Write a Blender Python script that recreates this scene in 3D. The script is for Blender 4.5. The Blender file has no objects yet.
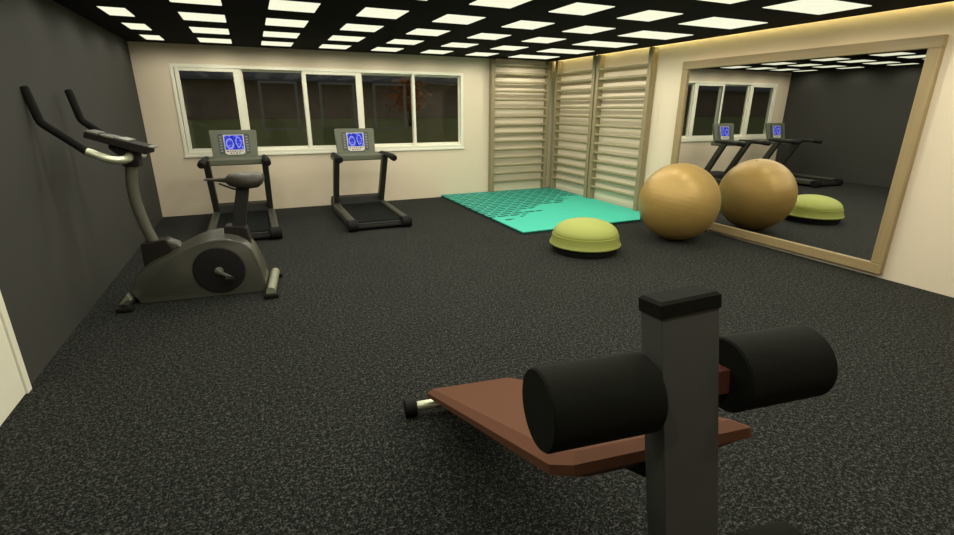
import bpy, bmesh, math, random
from mathutils import Vector, Matrix
random.seed(7)
scn = bpy.context.scene
COL = scn.collection
PI = math.pi
V = Vector

# ------------------------------------------------------------------ materials
MATS = {}
def mat(name, col, rough=0.6, metal=0.0, col2=None, scale=20.0, bump=0.0, spec=0.5, detail=3.0, coat=0.0):
    if name in MATS: return MATS[name]
    m = bpy.data.materials.new(name); m.use_nodes = True
    nt = m.node_tree; b = nt.nodes['Principled BSDF']
    b.inputs['Roughness'].default_value = rough
    b.inputs['Metallic'].default_value = metal
    b.inputs['Specular IOR Level'].default_value = spec
    b.inputs['Coat Weight'].default_value = coat
    tc = nt.nodes.new('ShaderNodeTexCoord')
    nz = nt.nodes.new('ShaderNodeTexNoise'); nz.inputs['Scale'].default_value = scale
    nz.inputs['Detail'].default_value = detail
    nt.links.new(tc.outputs['Object'], nz.inputs['Vector'])
    mx = nt.nodes.new('ShaderNodeMix'); mx.data_type = 'RGBA'
    c2 = col2 or tuple(c*0.86 for c in col)
    mx.inputs[6].default_value = (*col, 1); mx.inputs[7].default_value = (*c2, 1)
    nt.links.new(nz.outputs['Fac'], mx.inputs[0])
    nt.links.new(mx.outputs[2], b.inputs['Base Color'])
    if bump > 0:
        bp = nt.nodes.new('ShaderNodeBump'); bp.inputs['Strength'].default_value = bump
        bp.inputs['Distance'].default_value = 0.01
        nt.links.new(nz.outputs['Fac'], bp.inputs['Height']); nt.links.new(bp.outputs['Normal'], b.inputs['Normal'])
    MATS[name] = m
    return m

def emit(name, col, strength):
    m = bpy.data.materials.new(name); m.use_nodes = True
    nt = m.node_tree; nt.nodes.clear()
    e = nt.nodes.new('ShaderNodeEmission'); e.inputs[0].default_value = (*col, 1); e.inputs[1].default_value = strength
    o = nt.nodes.new('ShaderNodeOutputMaterial'); nt.links.new(e.outputs[0], o.inputs[0])
    MATS[name] = m
    return m

def N(nt, op, a, b=None, c=None):
    n = nt.nodes.new('ShaderNodeMath'); n.operation = op
    for i, v in enumerate((a, b, c)):
        if v is None: continue
        if isinstance(v, (int, float)): n.inputs[i].default_value = v
        else: nt.links.new(v, n.inputs[i])
    return n.outputs[0]

def carpet_material():
    m = bpy.data.materials.new('carpet'); m.use_nodes = True; nt = m.node_tree; b = nt.nodes['Principled BSDF']
    b.inputs['Roughness'].default_value = 0.95; b.inputs['Specular IOR Level'].default_value = 0.15
    tc = nt.nodes.new('ShaderNodeTexCoord')
    n1 = nt.nodes.new('ShaderNodeTexNoise'); n1.inputs['Scale'].default_value = 48; n1.inputs['Detail'].default_value = 8; n1.inputs['Roughness'].default_value = 0.85; n1.inputs['Distortion'].default_value = .3
    n2 = nt.nodes.new('ShaderNodeTexNoise'); n2.inputs['Scale'].default_value = 1.6; n2.inputs['Detail'].default_value = 2
    nt.links.new(tc.outputs['Object'], n1.inputs['Vector']); nt.links.new(tc.outputs['Object'], n2.inputs['Vector'])
    r = nt.nodes.new('ShaderNodeValToRGB')
    r.color_ramp.elements[0].position = 0.38; r.color_ramp.elements[0].color = (.0022, .0025, .0022, 1)
    r.color_ramp.elements[1].position = 0.70; r.color_ramp.elements[1].color = (.088, .093, .084, 1)
    e = r.color_ramp.elements.new(.53); e.color = (.0115, .0122, .0112, 1)
    n3 = nt.nodes.new('ShaderNodeTexNoise'); n3.inputs['Scale'].default_value = 105; n3.inputs['Detail'].default_value = 5; n3.inputs['Roughness'].default_value = .7
    nt.links.new(tc.outputs['Object'], n3.inputs['Vector'])
    ff = N(nt, 'ADD', N(nt, 'MULTIPLY', n1.outputs['Fac'], .55), N(nt, 'MULTIPLY', n3.outputs['Fac'], .45))
    ff = N(nt, 'ADD', N(nt, 'MULTIPLY', N(nt, 'SUBTRACT', ff, .5), 2.5), .5)
    nt.links.new(ff, r.inputs[0])
    mp = nt.nodes.new('ShaderNodeMapRange'); mp.inputs[3].default_value = .85; mp.inputs[4].default_value = 1.15
    nt.links.new(n2.outputs['Fac'], mp.inputs[0])
    mu = nt.nodes.new('ShaderNodeMix'); mu.data_type = 'RGBA'; mu.blend_type = 'MULTIPLY'; mu.inputs[0].default_value = 1
    nt.links.new(r.outputs[0], mu.inputs[6]); nt.links.new(mp.outputs[0], mu.inputs[7])
    nt.links.new(mu.outputs[2], b.inputs['Base Color'])
    bp = nt.nodes.new('ShaderNodeBump'); bp.inputs['Strength'].default_value = .35; bp.inputs['Distance'].default_value = .006
    nt.links.new(n1.outputs['Fac'], bp.inputs['Height']); nt.links.new(bp.outputs['Normal'], b.inputs['Normal'])
    return m

def wood_material(name, c1, c2, axis='Z', rough=.5):
    m = bpy.data.materials.new(name); m.use_nodes = True; nt = m.node_tree; b = nt.nodes['Principled BSDF']
    b.inputs['Roughness'].default_value = rough
    tc = nt.nodes.new('ShaderNodeTexCoord'); mp = nt.nodes.new('ShaderNodeMapping')
    sc = {'X': (1.2, 22, 22), 'Y': (22, 1.2, 22), 'Z': (22, 22, 1.2)}[axis]
    mp.inputs['Scale'].default_value = sc
    nz = nt.nodes.new('ShaderNodeTexNoise'); nz.inputs['Scale'].default_value = 1.6; nz.inputs['Detail'].default_value = 5
    nt.links.new(tc.outputs['Object'], mp.inputs[0]); nt.links.new(mp.outputs[0], nz.inputs['Vector'])
    r = nt.nodes.new('ShaderNodeValToRGB'); r.color_ramp.elements[0].position = .3; r.color_ramp.elements[1].position = .7
    r.color_ramp.elements[0].color = (*c1, 1); r.color_ramp.elements[1].color = (*c2, 1)
    nt.links.new(nz.outputs['Fac'], r.inputs[0]); nt.links.new(r.outputs[0], b.inputs['Base Color'])
    return m

def mat_print_material():
    """turquoise foam with dark broken bars printed over the far left half"""
    m = bpy.data.materials.new('turquoise_foam'); m.use_nodes = True; nt = m.node_tree; b = nt.nodes['Principled BSDF']
    b.inputs['Roughness'].default_value = .6; b.inputs['Specular IOR Level'].default_value = .15
    tc = nt.nodes.new('ShaderNodeTexCoord'); sp = nt.nodes.new('ShaderNodeSeparateXYZ')
    nt.links.new(tc.outputs['Object'], sp.inputs[0]); X = sp.outputs[0]; Y = sp.outputs[1]
    # rows of bars running along x, one row each 0.13 m
    row = N(nt, 'FLOOR', N(nt, 'DIVIDE', Y, .125))
    fy = N(nt, 'FRACT', N(nt, 'DIVIDE', Y, .125))
    xo = N(nt, 'ADD', N(nt, 'DIVIDE', X, .21), N(nt, 'MULTIPLY', row, .5))
    fx = N(nt, 'FRACT', xo); colx = N(nt, 'FLOOR', xo)
    barA = N(nt, 'LESS_THAN', fy, .56)
    gap = N(nt, 'LESS_THAN', fx, .86)
    cross = N(nt, 'LESS_THAN', fx, .12)
    cv = nt.nodes.new('ShaderNodeCombineXYZ'); nt.links.new(colx, cv.inputs[0]); nt.links.new(row, cv.inputs[1])
    wn = nt.nodes.new('ShaderNodeTexWhiteNoise'); wn.noise_dimensions = '2D'; nt.links.new(cv.outputs[0], wn.inputs['Vector'])
    # signed distance to the ragged limit of the print: dense at the far left, none at the near right
    d = N(nt, 'SUBTRACT', Y, N(nt, 'ADD', N(nt, 'MULTIPLY', X, .58), 4.08))
    dens = N(nt, 'MULTIPLY', d, 2.4)
    keep = N(nt, 'LESS_THAN', wn.outputs['Value'], dens)
    bar = N(nt, 'MULTIPLY', N(nt, 'MULTIPLY', barA, gap), keep)
    keep2 = N(nt, 'LESS_THAN', wn.outputs['Value'], N(nt, 'SUBTRACT', dens, .8))
    ln = N(nt, 'MULTIPLY', cross, keep2)
    f = N(nt, 'MAXIMUM', bar, N(nt, 'MULTIPLY', ln, .8))
    mx = nt.nodes.new('ShaderNodeMix'); mx.data_type = 'RGBA'
    mx.inputs[6].default_value = (.060, .50, .385, 1); mx.inputs[7].default_value = (.004, .045, .040, 1)
    nt.links.new(f, mx.inputs[0]); nt.links.new(mx.outputs[2], b.inputs['Base Color'])
    return m

def screen_material():
    """a lit display: blue field with paler rings, arcs and specks"""
    m = bpy.data.materials.new('lit_display'); m.use_nodes = True; nt = m.node_tree; nt.nodes.clear()
    tc = nt.nodes.new('ShaderNodeTexCoord'); sp = nt.nodes.new('ShaderNodeSeparateXYZ')
    nt.links.new(tc.outputs['Generated'], sp.inputs[0]); X = sp.outputs[0]; Z = sp.outputs[2]
    def ring(cx, cz, rx, rz, w):
        dx = N(nt, 'DIVIDE', N(nt, 'SUBTRACT', X, cx), rx); dz = N(nt, 'DIVIDE', N(nt, 'SUBTRACT', Z, cz), rz)
        r = N(nt, 'SQRT', N(nt, 'ADD', N(nt, 'MULTIPLY', dx, dx), N(nt, 'MULTIPLY', dz, dz)))
        return N(nt, 'LESS_THAN', N(nt, 'ABSOLUTE', N(nt, 'SUBTRACT', r, 1)), w)
    a = N(nt, 'MAXIMUM', ring(.27, .42, .19, .32, .16), ring(.74, .52, .14, .34, .12))
    nz = nt.nodes.new('ShaderNodeTexNoise'); nz.inputs['Scale'].default_value = 9; nz.inputs['Detail'].default_value = 2
    nt.links.new(tc.outputs['Generated'], nz.inputs['Vector'])
    sk = N(nt, 'GREATER_THAN', nz.outputs['Fac'], .60)
    dark = N(nt, 'LESS_THAN', N(nt, 'ABSOLUTE', N(nt, 'SUBTRACT', N(nt, 'ADD', X, N(nt, 'MULTIPLY', Z, .25)), .62)), .03)
    f = N(nt, 'MAXIMUM', N(nt, 'MULTIPLY', a, .75), N(nt, 'MULTIPLY', sk, .8))
    mx = nt.nodes.new('ShaderNodeMix'); mx.data_type = 'RGBA'
    mx.inputs[6].default_value = (.040, .050, .60, 1); mx.inputs[7].default_value = (.38, .42, .85, 1)
    nt.links.new(f, mx.inputs[0])
    m2 = nt.nodes.new('ShaderNodeMix'); m2.data_type = 'RGBA'; m2.inputs[7].default_value = (.01, .015, .12, 1)
    nt.links.new(dark, m2.inputs[0]); nt.links.new(mx.outputs[2], m2.inputs[6])
    e = nt.nodes.new('ShaderNodeEmission'); e.inputs[1].default_value = 1.0
    nt.links.new(m2.outputs[2], e.inputs[0])
    o = nt.nodes.new('ShaderNodeOutputMaterial'); nt.links.new(e.outputs[0], o.inputs[0])
    return m

def glass_material():
    m = bpy.data.materials.new('window_glass'); m.use_nodes = True; nt = m.node_tree; nt.nodes.clear()
    fr = nt.nodes.new('ShaderNodeFresnel'); fr.inputs[0].default_value = 1.5
    t = nt.nodes.new('ShaderNodeBsdfTransparent'); t.inputs[0].default_value = (.92, .94, .92, 1)
    g = nt.nodes.new('ShaderNodeBsdfGlossy'); g.inputs['Roughness'].default_value = .015
    mx = nt.nodes.new('ShaderNodeMixShader'); o = nt.nodes.new('ShaderNodeOutputMaterial')
    ge = nt.nodes.new('ShaderNodeNewGeometry')
    nt.links.new(N(nt, 'MULTIPLY', fr.outputs[0], N(nt, 'SUBTRACT', 1.0, ge.outputs['Backfacing'])), mx.inputs[0]); nt.links.new(t.outputs[0], mx.inputs[1]); nt.links.new(g.outputs[0], mx.inputs[2])
    nt.links.new(mx.outputs[0], o.inputs[0])
    return m

M_cream = mat('cream_plaster', (.69, .60, .465), .85, col2=(.665, .58, .445), scale=3, spec=.2)
M_grey = mat('charcoal_paint', (.042, .042, .037), .8, col2=(.039, .039, .034), scale=3, spec=.25)
M_ceil = mat('black_ceiling_paint', (.004, .004, .004), .9, spec=.1)
M_carpet = carpet_material()
M_white = mat('white_lacquer', (.78, .77, .64), .4, col2=(.74, .73, .61))
M_woodZ = wood_material('pale_beech_upright', (.235, .195, .11), (.275, .23, .135), 'Z')
M_woodX = wood_material('pale_beech_along_x', (.25, .21, .12), (.295, .25, .15), 'X')
M_woodY = wood_material('pale_beech_along_y', (.25, .21, .12), (.295, .25, .15), 'Y')
M_frameY = wood_material('oak_frame_along_y', (.265, .195, .095), (.315, .24, .12), 'Y')
M_frameZ = wood_material('oak_frame_upright', (.265, .195, .095), (.315, .24, .12), 'Z')
M_lamp = emit('ceiling_diffuser', (1.0, 1.0, .74), .98)
M_led = emit('warm_led_strip', (1.0, .82, .36), 25.0)
M_screen = screen_material()
M_glass = glass_material()
M_mirror = mat('mirror_silver', (.80, .80, .78), 0.0, 1.0, col2=(.80, .80, .78), spec=.5)
M_foam = mat_print_material()
M_foam_edge = mat('dark_teal_edge', (.006, .045, .036), .7)
M_black = mat('black_rubber', (.005, .005, .0045), .7, spec=.2)
M_dark = mat('dark_plastic', (.016, .016, .014), .6, spec=.25)
M_hsg = mat('olive_grey_plastic', (.105, .115, .078), .5)
M_rail = mat('grey_green_rail', (.038, .039, .029), .5)
M_upr = mat('grey_upright_metal', (.030, .031, .024), .45)
M_belt = mat('treadmill_belt', (.007, .009, .008), .95, scale=150, bump=.2, spec=.1)
M_panel = mat('display_bezel', (.028, .040, .045), .4)
M_keys = mat('pale_key_panel', (.62, .62, .58), .5)
M_keyred = mat('red_key', (.45, .10, .08), .5)
M_keygrn = mat('green_key', (.10, .28, .20), .5)
M_bike = mat('bike_shell_grey', (.056, .056, .043), .38, col2=(.052, .052, .040), coat=.15)
M_bikedark = mat('bike_dark_plastic', (.011, .009, .007), .7, spec=.25)
M_neck = mat('bike_neck_paint', (.085, .082, .062), .4)
M_wheel = mat('flywheel_black', (.008, .007, .0065), .7, spec=.25)
M_chrome = mat('worn_chrome', (.62, .64, .48), .28, .75, col2=(.50, .52, .38), scale=30)
M_steel = mat('dull_steel', (.20, .20, .18), .4, .6)
M_grip = mat('foam_grip', (.008, .008, .007), .9, scale=120, bump=.2, spec=.2)
M_saddle = mat('saddle_vinyl', (.032, .027, .018), .5)
M_ball = mat('amber_ball_vinyl', (.34, .235, .075), .42, .3, col2=(.36, .225, .062), scale=4)
M_lime = mat('lime_rubber', (.325, .36, .080), .65, col2=(.31, .345, .075), scale=8)
M_limeband = mat('lime_rubber_band', (.24, .27, .05), .55, col2=(.22, .25, .045), scale=14)
M_vinyl = mat('brown_vinyl', (.116, .048, .027), .75, col2=(.110, .048, .027), scale=5, spec=.1)
M_vinyldark = mat('maroon_underside', (.085, .022, .011), .6)
M_postm = mat('gunmetal_paint', (.060, .063, .060), .6, col2=(.057, .060, .057), scale=6, spec=.3)
M_roller = mat('black_foam_roller', (.0055, .0060, .0038), .9, scale=60, bump=.08, spec=.15)

# ------------------------------------------------------------------ geometry helpers
def finish(name, bm, m, parent=None, smooth=None, bevel=0, seg=2, recalc=True):
    if recalc: bmesh.ops.recalc_face_normals(bm, faces=bm.faces)
    me = bpy.data.meshes.new(name); bm.to_mesh(me); bm.free()
    me.materials.append(m)
    o = bpy.data.objects.new(name, me); COL.objects.link(o)
    if parent: o.parent = parent
    if smooth is not None:
        for p in me.polygons: p.use_smooth = True
        try: me.set_sharp_from_angle(angle=math.radians(smooth))
        except Exception: pass
    if bevel:
        md = o.modifiers.new('bevel', 'BEVEL'); md.width = bevel; md.segments = seg; md.limit_method = 'ANGLE'; md.angle_limit = math.radians(35)
    return o

def bx(bm, x0, x1, y0, y1, z0, z1, M=None):
    vs = [bm.verts.new(V((x, y, z)) if M is None else M @ V((x, y, z))) for x in (x0, x1) for y in (y0, y1) for z in (z0, z1)]
    for f in ((0, 1, 3, 2), (4, 6, 7, 5), (0, 4, 5, 1), (2, 3, 7, 6), (0, 2, 6, 4), (1, 5, 7, 3)):
        bm.faces.new([vs[i] for i in f])
    return vs

def prism(bm, pts, y0, y1, M=None):
    """outline in the xz plane pushed from y0 to y1"""
    n = len(pts); T = (lambda v: v) if M is None else (lambda v: M @ v)
    a = [bm.verts.new(T(V((x, y0, z)))) for x, z in pts]; b = [bm.verts.new(T(V((x, y1, z)))) for x, z in pts]
    bm.faces.new(a); bm.faces.new(b[::-1])
    for i in range(n):
        j = (i+1) % n; bm.faces.new((a[i], b[i], b[j], a[j]))

def tube(bm, pts, r, n=14, close=True):
    pts = [V(p) for p in pts]; rs = r if isinstance(r, (list, tuple)) else [r]*len(pts)
    rings = []; up = None
    for i, p in enumerate(pts):
        d = (pts[min(i+1, len(pts)-1)]-pts[max(i-1, 0)]).normalized()
        if up is None: up = d.orthogonal().normalized()
        up = (up-d*up.dot(d)).normalized(); s = d.cross(up)
        rings.append([bm.verts.new(p+(up*math.cos(2*PI*k/n)+s*math.sin(2*PI*k/n))*rs[i]) for k in range(n)])
    for a, b in zip(rings, rings[1:]):
        for k in range(n): bm.faces.new((a[k], a[(k+1) % n], b[(k+1) % n], b[k]))
    if close: bm.faces.new(rings[0][::-1]); bm.faces.new(rings[-1])

def smoothpath(pts, it=2):
    pts = [V(p) for p in pts]
    for _ in range(it):
        q = [pts[0]]
        for a, b in zip(pts, pts[1:]): q += [a*.75+b*.25, a*.25+b*.75]
        pts = q+[pts[-1]]
    return pts

def lathe(bm, prof, n=64, M=None):
    rings = []
    T = (lambda v: v) if M is None else (lambda v: M @ v)
    for r, z in prof:
        if r < 1e-6: rings.append([bm.verts.new(T(V((0, 0, z))))])
        else: rings.append([bm.verts.new(T(V((r*math.cos(2*PI*k/n), r*math.sin(2*PI*k/n), z)))) for k in range(n)])
    for a, b in zip(rings, rings[1:]):
        if len(a) == 1 and len(b) == 1: continue
        for k in range(n):
            j = (k+1) % n
            if len(a) == 1: bm.faces.new((a[0], b[k], b[j]))
            elif len(b) == 1: bm.faces.new((a[k], a[j], b[0]))
            else: bm.faces.new((a[k], a[j], b[j], b[k]))
    for rg in (rings[0], rings[-1]):
        if len(rg) > 1: bm.faces.new(rg)

def thing(name, label, cat, loc=(0, 0, 0), rz=0, group=None):
    o = bpy.data.objects.new(name, None); COL.objects.link(o)
    o.empty_display_size = .1
    o.location = loc; o.rotation_euler = (0, 0, rz); o['label'] = label; o['category'] = cat
    if group: o['group'] = group
    return o
def tag(o, label, cat, group=None, kind=None):
    o['label'] = label; o['category'] = cat
    if group: o['group'] = group
    if kind: o['kind'] = kind
    return o
def struct(name, bm, m, parent=None, **k):
    o = finish(name, bm, m, parent, **k)
    if parent is None: o['kind'] = 'structure'
    return o
def box(name, m, parent, *b, bevel=0, M=None):
    bm = bmesh.new(); bx(bm, *b, M=M); return finish(name, bm, m, parent, bevel=bevel)
def cyl(name, m, parent, p0, p1, r, n=20, bevel=0):
    bm = bmesh.new(); tube(bm, [p0, p1], r, n); return finish(name, bm, m, parent, smooth=40, bevel=bevel)
def copy_tree(o, parent=None):
    c = o.copy(); COL.objects.link(c); c.parent = parent
    for ch in list(o.children): copy_tree(ch, c)
    return c

# ------------------------------------------------------------------ the room
XL, XR, YB, YF, H = -1.375, 5.411, 8.406, -1.6, 2.4
T = .15
bm = bmesh.new(); bx(bm, XL-T, XR+T, YF-T, YB+T, -.1, 0); struct('floor', bm, M_carpet)
bm = bmesh.new(); bx(bm, XL-T, XR-.055, YF-T, YB+T, H, H+.02); struct('ceiling', bm, M_ceil)
bm = bmesh.new(); bx(bm, XL-T, XR+T, YF-T, YB+T, H+.10, H+.2); struct('ceiling', bm, M_ceil)
bm = bmesh.new(); bx(bm, XL-T, XL, YF-T, YB+T, 0, H+.1); struct('wall_left', bm, M_grey)
bm = bmesh.new(); bx(bm, XR, XR+T, YF-T, YB+T, 0, H+.1); struct('wall_right', bm, M_cream)
bm = bmesh.new(); bx(bm, XL, XR, YF-T, YF, 0, H+.1); struct('wall_front', bm, M_cream)
# window wall, one mesh round the opening
WX0, WX1, WZ0, WZ1 = -.94, 3.49, .872, 2.14
bm = bmesh.new()
bx(bm, XL, WX0, YB, YB+T, 0, H+.1); bx(bm, WX1, XR, YB, YB+T, 0, H+.1)
bx(bm, WX0, WX1, YB, YB+T, 0, WZ0); bx(bm, WX0, WX1, YB, YB+T, WZ1, H+.1)
struct('wall_back', bm, M_cream)

# warm light strip in the slot along the right wall
bm = bmesh.new(); bx(bm, XR-.045, XR-.012, YF+.05, YB-.05, H+.080, H+.0985)
o = finish('light_strip', bm, M_led); tag(o, 'warm yellow light strip in the slot between black ceiling and mirror wall', 'light strip')

# window
w = bpy.data.objects.new('window_1', None); COL.objects.link(w); w.location = (0, 0, 0); w['kind'] = 'structure'
def rectframe(bm, x0, x1, z0, z1, t, y0, y1, tb=None):
    tb = tb or t
    bx(bm, x0, x0+t, y0, y1, z0, z1); bx(bm, x1-t, x1, y0, y1, z0, z1)
    bx(bm, x0+t, x1-t, y0, y1, z1-t, z1); bx(bm, x0+t, x1-t, y0, y1, z0, z0+tb)
bm = bmesh.new(); rectframe(bm, WX0, WX1, WZ0, WZ1, .045, YB-.015, YB+.12, .06)
bx(bm, WX0-.012, WX1+.012, YB-.022, YB, WZ0-.02, WZ0+.012)
struct('window_frame', bm, M_white, w, bevel=.004)
# sliding sashes (pane, sash) : three in front, two behind
panes = [(-.885, -.095, 1), (-.055, .845, 0), (.815, 1.675, 1), (1.70, 2.60, 0), (2.585, 3.455, 0)]
for i, (x0, x1, front) in enumerate(panes):
    y0 = YB-.004 if front else YB+.045
    t = .05 if front else .035
    bm = bmesh.new(); rectframe(bm, x0, x1, WZ0+.055, WZ1-.04, t, y0, y0+.035, .05)
    sa = struct('window_sash', bm, M_white, w, bevel=.003)
    bm = bmesh.new(); bx(bm, x0+t-.005, x1-t+.005, y0+.015, y0+.019, WZ0+.10, WZ1-.04-t+.005)
    struct('window_pane', bm, M_glass, sa)
for xm in (-.075, .835, 1.69, 2.59):
    bm = bmesh.new(); wd = .03 if xm < 2 else .022
    bx(bm, xm-wd, xm+wd, YB+.002, YB+.11, WZ0+.05, WZ1-.04); struct('window_mullion', bm, M_white, w, bevel=.003)

# door on the grey wall
d = bpy.data.objects.new('door_1', None); COL.objects.link(d); d['kind'] = 'structure'
bm = bmesh.new(); rx = XL+.022
bx(bm, XL, rx, 3.245, 3.30, 0, 2.08); bx(bm, XL, rx, 2.28, 2.335, 0, 2.08); bx(bm, XL, rx, 2.335, 3.245, 2.025, 2.08)
struct('door_casing', bm, M_white, d, bevel=.003)
bm = bmesh.new(); bx(bm, XL, XL+.012, 2.34, 3.24, .005, 2.02)
for z0, z1 in ((.25, .95), (1.15, 1.85)):
    bx(bm, XL+.012, XL+.017, 2.50, 3.08, z0, z1)
struct('door_leaf', bm, M_white, d, bevel=.002)
bm = bmesh.new(); tube(bm, [(XL+.012, 3.16, 1.0), (XL+.06, 3.16, 1.0), (XL+.065, 3.05, 1.0)], .01); struct('door_handle', bm, M_steel, d, smooth=40)

# ------------------------------------------------------------------ ceiling panels
cols = [(-1.11, -.90, 'narrow first column beside the grey wall'), (-.49, -.10, 'second column from the grey wall'), (.27, .67, 'third column from the grey wall'),
        (1.05, 1.45, 'fourth column from the grey wall'), (1.82, 2.22, 'fourth column from the mirror wall'), (2.61, 3.01, 'third column from the mirror wall'),
        (3.39, 3.80, 'second column from the mirror wall'), (4.19, 4.96, 'wide column beside the mirror wall')]
ords = ['first', 'second', 'third', 'fourth', 'fifth', 'sixth', 'seventh', 'eighth', 'ninth']
for ri in range(9):
    yc = 7.84-.955*ri
    for ci, (x0, x1, cn) in enumerate(cols):
        bm = bmesh.new(); a = .226
        xc = (x0+x1)/2; hw = (x1-x0)/2
        # shallow tray whose lower face is the lit diffuser
        lo = [bm.verts.new((sx*(hw-.008), sy*(a-.008), -.005)) for sx, sy in ((-1, -1), (1, -1), (1, 1), (-1, 1))]
        hi = [bm.verts.new((sx*hw, sy*a, 0)) for sx, sy in ((-1, -1), (1, -1), (1, 1), (-1, 1))]
        bm.faces.new(lo); bm.faces.new(hi[::-1])
        for k in range(4): bm.faces.new((lo[k], hi[k], hi[(k+1) % 4], lo[(k+1) % 4]))
        o = finish('ceiling_light', bm, M_lamp); o.location = (xc, yc, H)
        tag(o, 'lit ceiling panel, %s row from the window wall, %s' % (ords[ri], cn), 'ceiling light', 'lit panels in the black ceiling')
        # the lamp of that panel
        L = bpy.data.lights.new('panel_lamp', 'SPOT'); L.energy = 13.8*(hw/.2)
        L.spot_size = math.radians(176); L.spot_blend = 0.6; L.shadow_soft_size = 0.0; L.color = (1.0, .95, .78)
        lo_ = bpy.data.objects.new('panel_lamp', L); COL.objects.link(lo_); lo_.parent = o; lo_.location = (0, 0, -.009)

# ------------------------------------------------------------------ wall bars
def wall_bars(name, label, length, posts, rung_z, rot, loc):
    """local frame: x along the wall, y out of the wall (negative = into room)"""
    t = thing(name, label, 'wall bars', loc, rot, 'wooden wall bars in the corner')
    for a, b in posts:
        bm = bmesh.new(); bx(bm, a, b, -.105, 0, .042, 2.39)
        finish('upright_post', bm, M_woodZ, t, bevel=.005)
    for (a, _), (_, b) in zip([(p[1], 0) for p in posts[:-1]], [(0, p[0]) for p in posts[1:]]):
        for z in rung_z:
            bm = bmesh.new()
            pts = [(-.078+.0165*math.cos(q*PI/8), z+.0235*math.sin(q*PI/8)) for q in range(16)]
            n = len(pts)
            A = [bm.verts.new((a-.01, y, zz)) for y, zz in pts]; B = [bm.verts.new((b+.01, y, zz)) for y, zz in pts]
            bm.faces.new(A); bm.faces.new(B[::-1])
            for i in range(n): j = (i+1) % n; bm.faces.new((A[i], B[i], B[j], A[j]))
            finish('rung', bm, M_woodX, t, smooth=50)
    return t
rz = [2.30-.1475*i for i in range(15)]
wall_bars('wall_bars', 'pale wooden wall bars on the window wall, beside the right end of the window', 1.2, [(0, .075), (1.165, 1.24)], rz, 0, (4.0, YB, 0))
# right wall: rotate so that local x runs along -y (from corner to camera), local -y points to -x
rz2 = [2.165-.1465*i for i in range(14)]
wall_bars('wall_bars', 'pale wooden wall bars on the mirror wall, the unit nearest the corner', 1.2, [(0, .075), (1.13, 1.205)], rz2, -PI/2, (XR, 8.29, 0))
wall_bars('wall_bars', 'pale wooden wall bars on the mirror wall, the unit nearest the gold ball', 1.2, [(0, .075), (1.19, 1.265)], rz2, -PI/2, (XR, 8.29-1.24, 0))

# ------------------------------------------------------------------ mirror
t = thing('wall_mirror', 'large wall mirror in a tan wooden frame behind the gold ball', 'mirror', (XR, 3.9, .04))
def MB(y0, y1, z0, z1, m, name):
    bm = bmesh.new(); bx(bm, -.065, 0, y0-3.9, y1-3.9, z0-.04, z1-.04); return finish(name, bm, m, t, bevel=.006)
MY0, MY1, MZ0, MZ1, fw_ = 2.445, 5.245, .045, 2.155, .10
MB(MY0, MY1, MZ1-fw_, MZ1, M_frameY, 'frame_rail'); MB(MY0, MY1, MZ0, MZ0+fw_, M_frameY, 'frame_rail')
MB(MY0, MY0+fw_, MZ0+fw_, MZ1-fw_, M_frameZ, 'frame_stile'); MB(MY1-fw_, MY1, MZ0+fw_, MZ1-fw_, M_frameZ, 'frame_stile')
bm = bmesh.new(); bx(bm, -.040, -.030, MY0+fw_-.01-3.9, MY1-fw_+.01-3.9, MZ0+fw_-.05, MZ1-fw_-.03)
finish('mirror_glass', bm, M_mirror, t)

# ------------------------------------------------------------------ turquoise mat
t = thing('floor_mat', 'thin turquoise foam floor mat with a dark broken bar print lying before the wall bars', 'mat', (0, 0, 0))
def plate(ins, z0, z1):
    q = [(3.035+ins, 5.315+ins), (4.975-ins, 5.315+ins), (5.385-ins, 5.78+ins), (5.40-ins, 8.39-ins), (3.035+ins, 8.39-ins)]
    bm = bmesh.new(); a_ = [bm.verts.new((x, y, z0)) for x, y in q]; b_ = [bm.verts.new((x, y, z1)) for x, y in q]
    bm.faces.new(a_); bm.faces.new(b_[::-1])
    for i in range(5): j = (i+1) % 5; bm.faces.new((a_[i], a_[j], b_[j], b_[i]))
    return bm
finish('mat_top', plate(0, .028, .042), M_foam, t, bevel=.006)
finish('mat_base', plate(.004, 0, .028), M_foam_edge, t)

# ------------------------------------------------------------------ exercise ball
bm = bmesh.new(); R = .47; prof = []
for i in range(97):
    a = -PI/2+PI*i/96
    rr = R-(0.0009*(0.5+.5*math.cos(a*52)) if abs(a) < 1.25 else 0)
    prof.append((max(0, rr*math.cos(a)), rr*math.sin(a)))
prof[0] = (0, -R); prof[-1] = (0, R)
Mr = Matrix.Rotation(math.radians(14), 4, 'Y')
lathe(bm, prof, 96, Mr)
o = finish('exercise_ball', bm, M_ball, smooth=60); o.location = (4.68, 4.38, R)
tag(o, 'large amber gold exercise ball on the floor in front of the mirror', 'exercise ball')
bm = bmesh.new(); lathe(bm, [(0, 0), (.011, 0), (.013, .003), (.006, .006), (0, .006)], 16)
pl = finish('air_plug', bm, M_vinyl, o, smooth=40); pl.matrix_local = Mr @ Matrix.Translation((0, 0, R-.0015))

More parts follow.
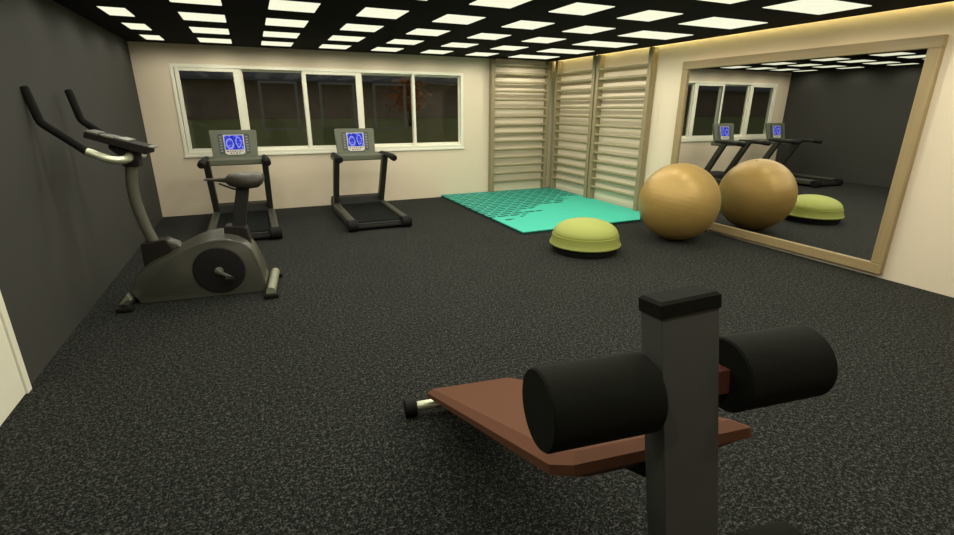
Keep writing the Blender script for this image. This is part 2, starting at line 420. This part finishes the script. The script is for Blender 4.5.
# ------------------------------------------------------------------ balance dome
t = thing('balance_dome', 'lime green balance dome with a black base beside the turquoise mat', 'balance trainer', (3.345, 4.42, 0))
bm = bmesh.new(); lathe(bm, [(0, .0), (.345, .0), (.365, .012), (.372, .05), (.372, .082), (0, .082)], 64); finish('base', bm, M_black, t, smooth=40)
bm = bmesh.new(); lathe(bm, [(0, .081), (.388, .081), (.402, .088), (.404, .098), (.397, .108), (.388, .13), (.376, .185), (.375, .20), (.362, .205), (0, .205)], 72)
finish('band', bm, M_limeband, t, smooth=40)
bm = bmesh.new(); pr = [(0, .200), (.360, .200), (.364, .208)]
for i in range(1, 15):
    a = i/14*PI/2; pr.append((.364*math.cos(a)**.95 if i < 14 else 0, .208+.160*math.sin(a)))
lathe(bm, pr, 72); finish('dome', bm, M_lime, t, smooth=50)

# ------------------------------------------------------------------ treadmills
def make_treadmill():
    t = thing('treadmill', 'black and grey treadmill with lit blue display, partly hidden behind the exercise bike', 'treadmill', (-.245, 6.30, 0), 0, 'treadmills under the window')
    bm = bmesh.new(); bx(bm, -.30, .30, .10, 1.48, .075, .115); finish('running_belt', bm, M_belt, t, bevel=.012)
    bm = bmesh.new(); bx(bm, -.33, .33, .05, 1.62, .03, .074); bx(bm, -.30, .30, .06, .14, .035, .10); finish('deck', bm, M_dark, t, bevel=.01)
    for s in (-1, 1):
        bm = bmesh.new()
        prism(bm, [(s*.305, .045), (s*.415, .045), (s*.41, .13), (s*.385, .15), (s*.315, .145)], .13, 1.42)
        finish('side_rail', bm, M_rail, t, bevel=.012)
        bm = bmesh.new(); tube(bm, [(s*.295, .075, .075), (s*.43, .075, .075)], .075, 20)
        bx(bm, min(s*.30, s*.428), max(s*.30, s*.428), .06, .16, .02, .14)
        finish('end_cap', bm, M_black, t, smooth=40, bevel=.008)
        bm = bmesh.new()
        # leaning upright
        q = [(1.46, .10), (1.60, .10), (1.14, .90), (1.00, .90)]
        a = [bm.verts.new((s*.315, y, z)) for y, z in q]; b = [bm.verts.new((s*.395, y, z)) for y, z in q]
        bm.faces.new(a); bm.faces.new(b[::-1])
        for i in range(4): j = (i+1) % 4; bm.faces.new((a[i], b[i], b[j], a[j]))
        finish('upright', bm, M_upr, t, bevel=.012)
        # hand rail reaching back towards the user
        bm = bmesh.new(); tube(bm, smoothpath([(s*.36, 1.30, .895), (s*.375, 1.0, .90), (s*.378, .72, .89)], 1), .038, 14)
        hr = finish('hand_rail', bm, M_dark, t, smooth=50)
        bm = bmesh.new(); tube(bm, [(s*.378, .60, .880), (s*.378, .615, .882), (s*.378, .75, .892)], [.034, .045, .045], 14)
        finish('grip_end', bm, M_black, hr, smooth=50)
    # motor hood
    bm = bmesh.new()
    q = [(1.42, .06), (1.44, .165), (1.54, .215), (1.80, .205), (1.90, .12), (1.92, .03), (1.42, .03)]
    a = [bm.verts.new((-.385, y, z)) for y, z in q]; b = [bm.verts.new((.385, y, z)) for y, z in q]
    bm.faces.new(a); bm.faces.new(b[::-1])
    for i in range(len(q)): j = (i+1) % len(q); bm.faces.new((a[i], b[i], b[j], a[j]))
    finish('motor_hood', bm, M_dark, t, bevel=.02)
    for x in (-.34, .34):
        for y in (.20, 1.55):
            bm = bmesh.new(); lathe(bm, [(0, 0), (.03, 0), (.03, .04), (0, .04)], 16, Matrix.Translation((x*.8, y, 0))); finish('foot', bm, M_black, t, smooth=40)
    # crossbar
    bm = bmesh.new(); 
    prism(bm, [(-.38, .815), (.38, .815), (.40, .845), (.39, .90), (-.39, .90), (-.40, .845)], 1.12, 1.40)
    finish('crossbar', bm, M_hsg, t, bevel=.015)
    # console, leaning back
    Mx = Matrix.Translation((0, 1.37, .875)) @ Matrix.Rotation(math.radians(-14), 4, 'X')
    bm = bmesh.new()
    q = [(-.282, -.01), (.282, -.01), (.30, .385), (.287, .40), (-.287, .40), (-.30, .385)]
    prism(bm, q, 0, .055, Mx); con = finish('console', bm, M_hsg, t, bevel=.01)
    bm = bmesh.new(); prism(bm, [(-.195, .075), (-.12, .075), (-.09, .05), (.09, .05), (.12, .075), (.195, .075), (.20, .33), (.18, .345), (-.18, .345), (-.20, .33)], -.006, .002, Mx)
    finish('display_panel', bm, M_panel, con)
    for s in (-1, 1):
        for k in range(6):
            bm = bmesh.new(); bx(bm, s*.165-.016, s*.165+.016, -.010, -.005,   .105+k*.038, .122+k*.038, Mx); finish('side_key', bm, M_steel, con)
    bm = bmesh.new(); prism(bm, [(-.125, .082), (-.09, .060), (.09, .060), (.125, .082), (.130, .333), (-.130, .333)], -.0095, -.005, Mx); finish('key_panel', bm, M_keys, con)
    bm = bmesh.new(); bx(bm, -.116, .116, -.002, .002, -.097, .097)
    sc = finish('screen', bm, M_screen, con); sc.matrix_local = Mx @ Matrix.Translation((0, -.0105, .226))
    for k in range(7):
        mm = (M_dark, M_keyred, M_keyred, M_dark, M_keygrn, M_dark, M_keyred)[k]
        bm = bmesh.new(); bx(bm, -.103+k*.031, -.083+k*.031, -.013, -.009, .100, .113, Mx); finish('key', bm, mm, con)
    for k in range(4):
        bm = bmesh.new(); bx(bm, -.062+k*.035, -.042+k*.035, -.013, -.009, .074, .088, Mx); finish('key', bm, (M_dark, M_keyred, M_dark, M_keygrn)[k], con)
    return t
tm = make_treadmill()
t2 = copy_tree(tm); t2.location = (1.425, 6.30, 0)
t2['label'] = 'black and grey treadmill with lit blue display, right of the other one under the window'

# ------------------------------------------------------------------ exercise bike (local x towards the saddle)
B = thing('exercise_bike', 'grey upright exercise bike with long black handlebars beside the charcoal wall', 'exercise bike', (-.5, 4.65, 0), math.radians(-6))
body = [(-.520, .006), (-.552, .07), (-.550, .16), (-.510, .235), (-.403, .318), (-.30, .362), (-.197, .40), (-.10, .44), (-.02, .472), (.06, .495), (.14, .506), (.22, .502), (.29, .482), (.35, .445), (.395, .39),
        (.425, .306), (.450, .22), (.466, .14), (.472, .05), (.465, .006)]
bm = bmesh.new()
# stack of outlines across the width: rounded shoulders, crowned spine
cx0, cz0 = 0.0, .20
layers = [(-.138, .965), (-.132, .985), (-.112, 1.0), (-.05, 1.10), (0, 1.15), (.05, 1.11), (.112, 1.0), (.132, .985), (.138, .965)]
rings = []
for y, k in layers:
    rg = []
    for x, z in body:
        kk = k
        zz = z if z < .1 else .1+(z-.1)*(1+(k-1)*1.0)
        rg.append(bm.verts.new((cx0+(x-cx0)*(min(k, 1.0)), y*(1+.08*max(0, 1-z/.36)), zz)))
    rings.append(rg)
n = len(body)
bm.faces.new(rings[0]); bm.faces.new(rings[-1][::-1])
for a, b in zip(rings, rings[1:]):
    for i in range(n): j = (i+1) % n; bm.faces.new((a[i], b[i], b[j], a[j]))
finish('body_shell', bm, M_bike, B, smooth=32)
MY = lambda x, y, z: Matrix.Translation((x, y, z)) @ Matrix.Rotation(PI/2, 4, 'X')
for s in (-1, 1):
    bm = bmesh.new(); Mq = MY(.115, -.150, .235) if s < 0 else Matrix.Translation((.115, .150, .235)) @ Matrix.Rotation(-PI/2, 4, 'X')
    lathe(bm, [(0, 0), (.200, 0), (.203, .006), (.196, .012), (.150, .016), (0, .017)], 56, Mq)
    wc = finish('flywheel_cover', bm, M_wheel, B, smooth=30)
    bm = bmesh.new(); lathe(bm, [(0, .014), (.034, .014), (.034, .028), (.022, .032), (0, .032)], 24, Mq); finish('hub', bm, M_steel, wc, smooth=40)
    # crank with pedal
    bm = bmesh.new(); y0, y1 = (-.200, -.183) if s < 0 else (.183, .200)
    Mc = Matrix.Translation((.115, 0, .235)) @ Matrix.Rotation(math.radians(35 if s < 0 else 215), 4, 'Y')
    bx(bm, -.02, .115, y0, y1, -.013, .013, Mc); cr = finish('crank_arm', bm, M_steel, B, bevel=.004)
    bm = bmesh.new(); yy = (-.260, -.201) if s < 0 else (.201, .260)
    pc = Mc @ V((.10, 0, 0)); bx(bm, pc.x-.032, pc.x+.032, yy[0], yy[1], pc.z-.011, pc.z+.011); finish('pedal', bm, M_wheel, cr, bevel=.004)
# neck
bm = bmesh.new(); prism(bm, [(-.455, .30), (-.255, .37), (-.225, .43), (-.262, .515), (-.448, .49)], -.075, .075); finish('neck_collar', bm, M_bikedark, B, bevel=.008)
bm = bmesh.new(); prism(bm, [(-.262, .40), (-.15, .43), (-.185, .475), (-.245, .505), (-.31, .505)], -.055, .055); finish('neck_fairing', bm, M_bike, B, bevel=.02)
bm = bmesh.new(); tube(bm, smoothpath([(-.365, 0, .47), (-.405, 0, .62), (-.437, 0, .82), (-.437, 0, .98), (-.41, 0, 1.13), (-.395, 0, 1.19)], 2), .042, 20); finish('neck_post', bm, M_neck, B, smooth=60)
bm = bmesh.new(); prism(bm, [(-.455, 1.115), (-.345, 1.11), (-.335, 1.225), (-.52, 1.285), (-.525, 1.255), (-.47, 1.20)], -.05, .05); finish('head_bracket', bm, M_bikedark, B, bevel=.006)
# console plate
ang = math.radians(16.5)
Mc = Matrix.Translation((-.445, 0, 1.305)) @ Matrix.Rotation(ang, 4, 'Y')
bm = bmesh.new(); prism(bm, [(-.21, -.024), (.19, -.046), (.205, -.036), (.205, .02), (-.21, .02)], -.10, .10, Mc); con = finish('console', bm, M_bikedark, B, bevel=.006)
bm = bmesh.new(); bx(bm, -.205, -.135, -.095, .095, .020, .030, Mc); finish('console_trim', bm, M_steel, con)
bm = bmesh.new(); bx(bm, .0, .07, -.095, .095, .020, .030, Mc); finish('console_trim', bm, M_steel, con)
bm = bmesh.new(); bx(bm, -.125, -.01, -.080, .080, .020, .026, Mc); finish('display_window', bm, M_panel, con)
bm = bmesh.new(); bx(bm, -.105, -.03, -.095, -.080, .020, .030, Mc); finish('console_trim', bm, M_chrome, con)
bm = bmesh.new(); bx(bm, .195, .232, -.085, .085, .012, .022, Mc); finish('reading_ledge', bm, M_steel, con)
# handlebars
for s in (-1, 1):
    pth = smoothpath([(-.40, s*.04, 1.195), (-.375, s*.14, 1.182), (-.39, s*.27, 1.182), (-.44, s*.328, 1.192), (-.565, s*.33, 1.255)], 2)
    bm = bmesh.new(); tube(bm, pth, .030, 14); hb = finish('handlebar', bm, M_chrome, B, smooth=60)
    bm = bmesh.new(); tube(bm, [(-.555, s*.33, 1.245), (-.66, s*.33, 1.340), (-.772, s*.33, 1.438), (-.790, s*.33, 1.458), (-.797, s*.33, 1.482), (-.830, s*.33, 1.680), (-.832, s*.33, 1.690)], [.0275]*6+[.02], 14)
    gp = finish('handlebar_grip', bm, M_grip, B, smooth=60)
# seat
bm = bmesh.new(); prism(bm, [(.172, .45), (.385, .42), (.36, .565), (.345, .58), (.20, .595), (.185, .58)], -.07, .07); finish('seat_collar', bm, M_bikedark, B, bevel=.01)
bm = bmesh.new(); prism(bm, [(.235, .55), (.348, .55), (.425, .93), (.325, .93)], -.035, .035); finish('seat_post', bm, M_dark, B, bevel=.01)
bm = bmesh.new()
# saddle: cross-sections along x (x, half width, top z, bottom z)
secs = [(.085, .010, .992, .978), (.16, .020, .993, .968), (.245, .030, .997, .955), (.275, .07, 1.024, .925), (.35, .110, 1.036, .903), (.43, .135, 1.030, .900), (.495, .130, 1.034, .908), (.530, .105, 1.026, .935), (.545, .07, 1.005, .96)]
rings = []
for x, wd, zt, zb in secs:
    cz, hz = (zt+zb)/2, (zt-zb)/2
    rings.append([bm.verts.new((x, wd*math.copysign(abs(math.cos(q))**.75, math.cos(q)), cz+hz*math.copysign(abs(math.sin(q))**.75, math.sin(q)))) for q in [2*PI*k/18+.01 for k in range(18)]])
for a, b in zip(rings, rings[1:]):
    for k in range(18): bm.faces.new((a[k], b[k], b[(k+1) % 18], a[(k+1) % 18]))
bm.faces.new(rings[0]); bm.faces.new(rings[-1][::-1])
finish('saddle', bm, M_saddle, B, smooth=60)
bm = bmesh.new(); tube(bm, [(.20, -.05, .955), (.30, -.04, .905), (.345, -.02, .89)], .008, 8); finish('seat_lever', bm, M_dark, B, smooth=60)
# stabilisers
for x, L, L2 in ((-.575, .30, .28), (.515, .33, .24)):
    bm = bmesh.new(); tube(bm, [(x, -L, .055 if x > 0 else .036), (x, L2, .055 if x > 0 else .036)], .040 if x > 0 else .026, 18); st = finish('stabiliser_bar', bm, M_chrome if x > 0 else M_dark, B, smooth=40)
    for yc in (-L, L2):
        bm = bmesh.new(); bx(bm, x-.06, x+.06, yc-.03, yc+.03, 0, .04)
        finish('foot_cap', bm, M_black, st, bevel=.012)
bm = bmesh.new(); prism(bm, [(-.645, .03), (-.55, .03), (-.575, .115)], -.20, -.15)
finish('transport_wheel_fork', bm, M_chrome, B, bevel=.003)
bm = bmesh.new(); bx(bm, -.575, .52, -.05, .05, .02, .05); finish('base_beam', bm, M_dark, B)

# ------------------------------------------------------------------ sit up bench
a = V((.9906, -.1371, 0)).normalized()             # across the bench
u = V((.12280, .88538, -.44835)).normalized()      # down the pad
nrm = a.cross(u).normalized()
if nrm.z < 0: nrm = -nrm
NL = V((.46619, .65283, .88289)); W, Lp = .479, 1.679
base = V((.726, .419, 0))
S = thing('sit_up_bench', 'decline sit up bench with brown padded board and black foam rollers in the foreground', 'exercise bench', base)
def P(v): return V(v)-base
mid = lambda s, l, h: P(NL+a*(s)+u*l+nrm*h)
# pad: plan with clipped corners, three stacked outlines
def outline(ins, clip):
    x0, x1, y0, y1 = ins, W-ins, ins, Lp-ins; c = clip
    return [(x0+c, y0), (x1-c*.15, y0), (x1, y0+c*.15), (x1, y1-c), (x1-c, y1), (x0+c*.3, y1), (x0, y1-c*.3), (x0, y0+c)]
bm = bmesh.new(); rings = []
for ins, h, cl in ((.028, .016, .03), (0, -.002, .036), (0, -.023, .036)):
    rings.append([bm.verts.new(mid(s, l, h)) for s, l in outline(ins, cl)])
bm.faces.new(rings[0]); bm.faces.new(rings[-1][::-1])
for r0, r1 in zip(rings, rings[1:]):
    for i in range(8): j = (i+1) % 8; bm.faces.new((r0[i], r1[i], r1[j], r0[j]))
finish('padded_board', bm, M_vinyl, S)
bm = bmesh.new(); rings = []
for ins, h in ((.006, -.023), (.05, -.046)):
    rings.append([bm.verts.new(mid(s, l, h)) for s, l in outline(ins, .036)])
bm.faces.new(rings[0]); bm.faces.new(rings[-1][::-1])
for i in range(8): j = (i+1) % 8; bm.faces.new((rings[0][i], rings[1][i], rings[1][j], rings[0][j]))
finish('board_underside', bm, M_vinyldark, S)
# post
dup = V((-.0563, .1311, .990)).normalized()
PC = V((.665, .561, 1.073))
pa = (a-dup*a.dot(dup)).normalized(); pb = dup.cross(pa).normalized()
def post_box(nm, m, t0, t1, hw, hd, bev, t2=None):
    bm = bmesh.new()
    Mp = Matrix.Translation(P(PC)) @ Matrix((( *[pa[0], pb[0], dup[0]], 0), (*[pa[1], pb[1], dup[1]], 0), (*[pa[2], pb[2], dup[2]], 0), (0, 0, 0, 1)))
    bx(bm, -hw, hw, -hd, hd, t0, t1, Mp); return finish(nm, bm, m, S, bevel=bev), Mp
post, Mp = post_box('post', M_postm, -1.06, .152, .0595, .030, .002)
bm = bmesh.new()
hw, hd, c = .0620, .0325, .004
def capring(z, e):
    w_, d_ = hw-e, hd-e
    return [bm.verts.new(Mp @ V((x, y, z))) for x, y in ((-w_+c*.3, -d_), (w_-c*.3, -d_), (w_, -d_+c*.3), (w_, d_-c), (w_-c, d_), (-w_+c*.3, d_), (-w_, d_-c*.3), (-w_, -d_+c*.3))]
rg = [capring(.148, 0), capring(.172, 0), capring(.177, .006)]
bm.faces.new(rg[0]); bm.faces.new(rg[-1][::-1])
for r0, r1 in zip(rg, rg[1:]):
    for i in range(8): j = (i+1) % 8; bm.faces.new((r0[i], r1[i], r1[j], r0[j]))
finish('post_cap', bm, M_roller, S)
# rollers: an upper pair and a lower pair on cross rods
for dt, sc in ((0, 1.0), (-.468, 1.0)):
    c0 = P(PC)+dup*dt
    bm = bmesh.new()
    Mr2 = Matrix.Translation(c0) @ Matrix((( a[0], pb[0], dup[0], 0), (a[1], pb[1], dup[1], 0), (a[2], pb[2], dup[2], 0), (0, 0, 0, 1)))
    bx(bm, -.095, .100, -.020, .020, -.024, .024, Mr2)
    rod = finish('cross_rod', bm, M_vinyldark if dt else mat('red_brown_bracket', (.10, .026, .018), .5), S, bevel=.002)
    for s0, s1 in ((-.286, -.078), (.092, .292)):
        bm = bmesh.new(); zz = V((0, 0, .007 if s0 > 0 else 0)); p0 = c0+a*s0+zz; p1 = c0+a*s1+zz
        tube(bm, [p0, p0+a*.004, p1-a*.004, p1], [.0685, .0715, .0715, .0685], 40)
        finish('foam_roller', bm, M_roller, S, smooth=35)
# frame: beam under the board, foot bar, base bar, brace
def beam(nm, m, p0, p1, w_, h_):
    p0, p1 = P(p0), P(p1); d = (p1-p0).normalized(); s = a; n_ = s.cross(d).normalized()
    bm = bmesh.new(); q = []
    for p in (p0, p1):
        q.append([bm.verts.new(p+s*sx*w_+n_*sy*h_) for sx, sy in ((-1, -1), (1, -1), (1, 1), (-1, 1))])
    bm.faces.new(q[0]); bm.faces.new(q[1][::-1])
    for i in range(4): j = (i+1) % 4; bm.faces.new((q[0][i], q[1][i], q[1][j], q[0][j]))
    return finish(nm, bm, m, S, bevel=.003)
ctr = lambda l, h: NL+a*(W/2)+u*l+nrm*h
beam('main_beam', M_dark, ctr(-.02, -.056), ctr(Lp-.03, -.056), .025, .014)
fc = V(ctr(Lp+.012, 0)); fc.z = .048
cyl('foot_bar', M_chrome, S, P(fc-a*.332), P(fc+a*.332), .026, 20)
for s in (-1, 1):
    cyl('foot_cap', M_black, S, P(fc+a*s*.296), P(fc+a*s*.360), .046, 20, bevel=.006)
beam('foot_bracket', M_dark, V((fc.x, fc.y, .085)), V((fc.x, fc.y, .045)), .04, .03)
box('base_bar', M_postm, S, -.28, .28, -.035, .035, 0.005, .065, bevel=.004, M=Matrix.Rotation(math.atan2(a.y, a.x), 4, 'Z'))
for s in (-1, 1):
    box('base_cap', M_black, S, min(s*.27, s*.31), max(s*.27, s*.31), -.04, .04, 0, .07, bevel=.008, M=Matrix.Rotation(math.atan2(a.y, a.x), 4, 'Z'))

# ------------------------------------------------------------------ outside, at night
M_grass = mat('lawn_grass', (.38, .42, .11), .9, col2=(.30, .33, .08), scale=3, detail=8)
M_hedge = mat('maroon_brick_wall', (.62, .46, .34), .9, col2=(.40, .30, .22), scale=1.2)
M_roofm = mat('grey_roof', (.42, .40, .42), .8, col2=(.25, .24, .26), scale=2)
M_reflection = mat('reflection_grey', (.62, .60, .54), .7)  # pale grey for the imitated glass reflections
M_leaf = mat('orange_leaves', (.85, .30, .07), .8, col2=(.6, .2, .05), scale=9)
M_bark = mat('dark_bark', (.05, .035, .025), .9)
bm = bmesh.new(); bx(bm, -110, 60, 9.6, 48, -.3, .70)
o = finish('lawn', bm, M_grass); tag(o, 'dark green lawn outside the long window', 'lawn', kind='stuff')
hs = thing('garden_building', 'long low dark brown building beyond the lawn outside the window', 'building', (10, 45, .70))
bm = bmesh.new(); bx(bm, -120, 48, 0, 3, 0, 2.9); finish('brick_wall', bm, M_hedge, hs)
bm = bmesh.new()
q = [(-.9, 2.9), (3.5, 2.9), (3.5, 6.5), (-.1, 4.3), (-.9, 3.15)]
A = [bm.verts.new((-120.5, y, z)) for y, z in q]; Bv = [bm.verts.new((48.5, y, z)) for y, z in q]
bm.faces.new(A); bm.faces.new(Bv[::-1])
for i in range(5): j = (i+1) % 5; bm.faces.new((A[i], Bv[i], Bv[j], A[j]))
finish('roof', bm, M_roofm, hs)
for k, (x, lab) in enumerate(((1.13, 'added frame imitating a window reflection, seen through the second pane from the grey wall'), (3.37, 'added frame imitating a window reflection, seen through the middle window pane'), (5.54, 'added frame imitating a window reflection, seen through the fourth pane from the grey wall'))):  # added frames outside imitate the window frames' ghost reflection in the glass
    tg = thing('reflection_frame', lab, 'reflection stand-in', (x, 21.5, .70), 0, 'frames standing in for window reflections')
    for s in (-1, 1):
        box('reflection_side', M_reflection, tg, s*.66-.05, s*.66+.05, -.05, .05, 0, 1.75, bevel=.006)
    box('reflection_top', M_reflection, tg, -.71, .71, -.05, .05, 1.75, 1.84, bevel=.006)
    box('reflection_bottom', M_reflection, tg, -.61, .61, -.04, .04, .0, .07, bevel=.006)
tr = thing('autumn_tree', 'small orange leaved tree on the lawn outside the right end of the window', 'tree', (7.15, 24, .705))
bm = bmesh.new(); tube(bm, [(0, 0, 0), (.03, 0, .7), (.0, .02, 1.5)], [.09, .07, .04], 10); finish('trunk', bm, M_bark, tr, smooth=60)
bm = bmesh.new()
for k in range(900):
    r = random.gauss(0, .36); th = random.random()*2*PI; hz = random.uniform(.75, 2.15); sh = 1-abs(hz-1.35)/1.1
    c = V((r*math.cos(th)*(.6+sh), r*math.sin(th)*(.6+sh), hz)); s = random.uniform(.09, .16)
    n1 = V((random.gauss(0, 1), random.gauss(0, 1), random.gauss(0, 1))).normalized(); n2 = n1.orthogonal().normalized()
    q = [bm.verts.new(c+n1*s), bm.verts.new(c+n2*s*.5), bm.verts.new(c-n1*s), bm.verts.new(c-n2*s*.5)]; bm.faces.new(q)
finish('foliage', bm, M_leaf, tr, recalc=False)

# ------------------------------------------------------------------ world, camera, view
w_ = bpy.data.worlds.new('night'); scn.world = w_; w_.use_nodes = True
bg = w_.node_tree.nodes['Background']; bg.inputs[0].default_value = (.92, .93, 1.0, 1); bg.inputs[1].default_value = .09

cam = bpy.data.cameras.new('camera'); co = bpy.data.objects.new('camera', cam); COL.objects.link(co)
fw = V((.38899262, .86673639, -.31217426)); rt = V((.91272964, -.40855305, .00300246)); up = V((.12493741, .28609863, .95002012))
co.matrix_world = Matrix(((rt.x, up.x, -fw.x, 0), (rt.y, up.y, -fw.y, 0), (rt.z, up.z, -fw.z, 1.55785), (0, 0, 0, 1)))
cam.sensor_fit = 'HORIZONTAL'; cam.sensor_width = 36; cam.lens = 484.396/954*36; cam.clip_start = .02
scn.camera = co
vs = scn.view_settings; vs.view_transform = 'Standard'; vs.look = 'None'; vs.gamma = 1; vs.exposure = 0; vs.use_curve_mapping = False
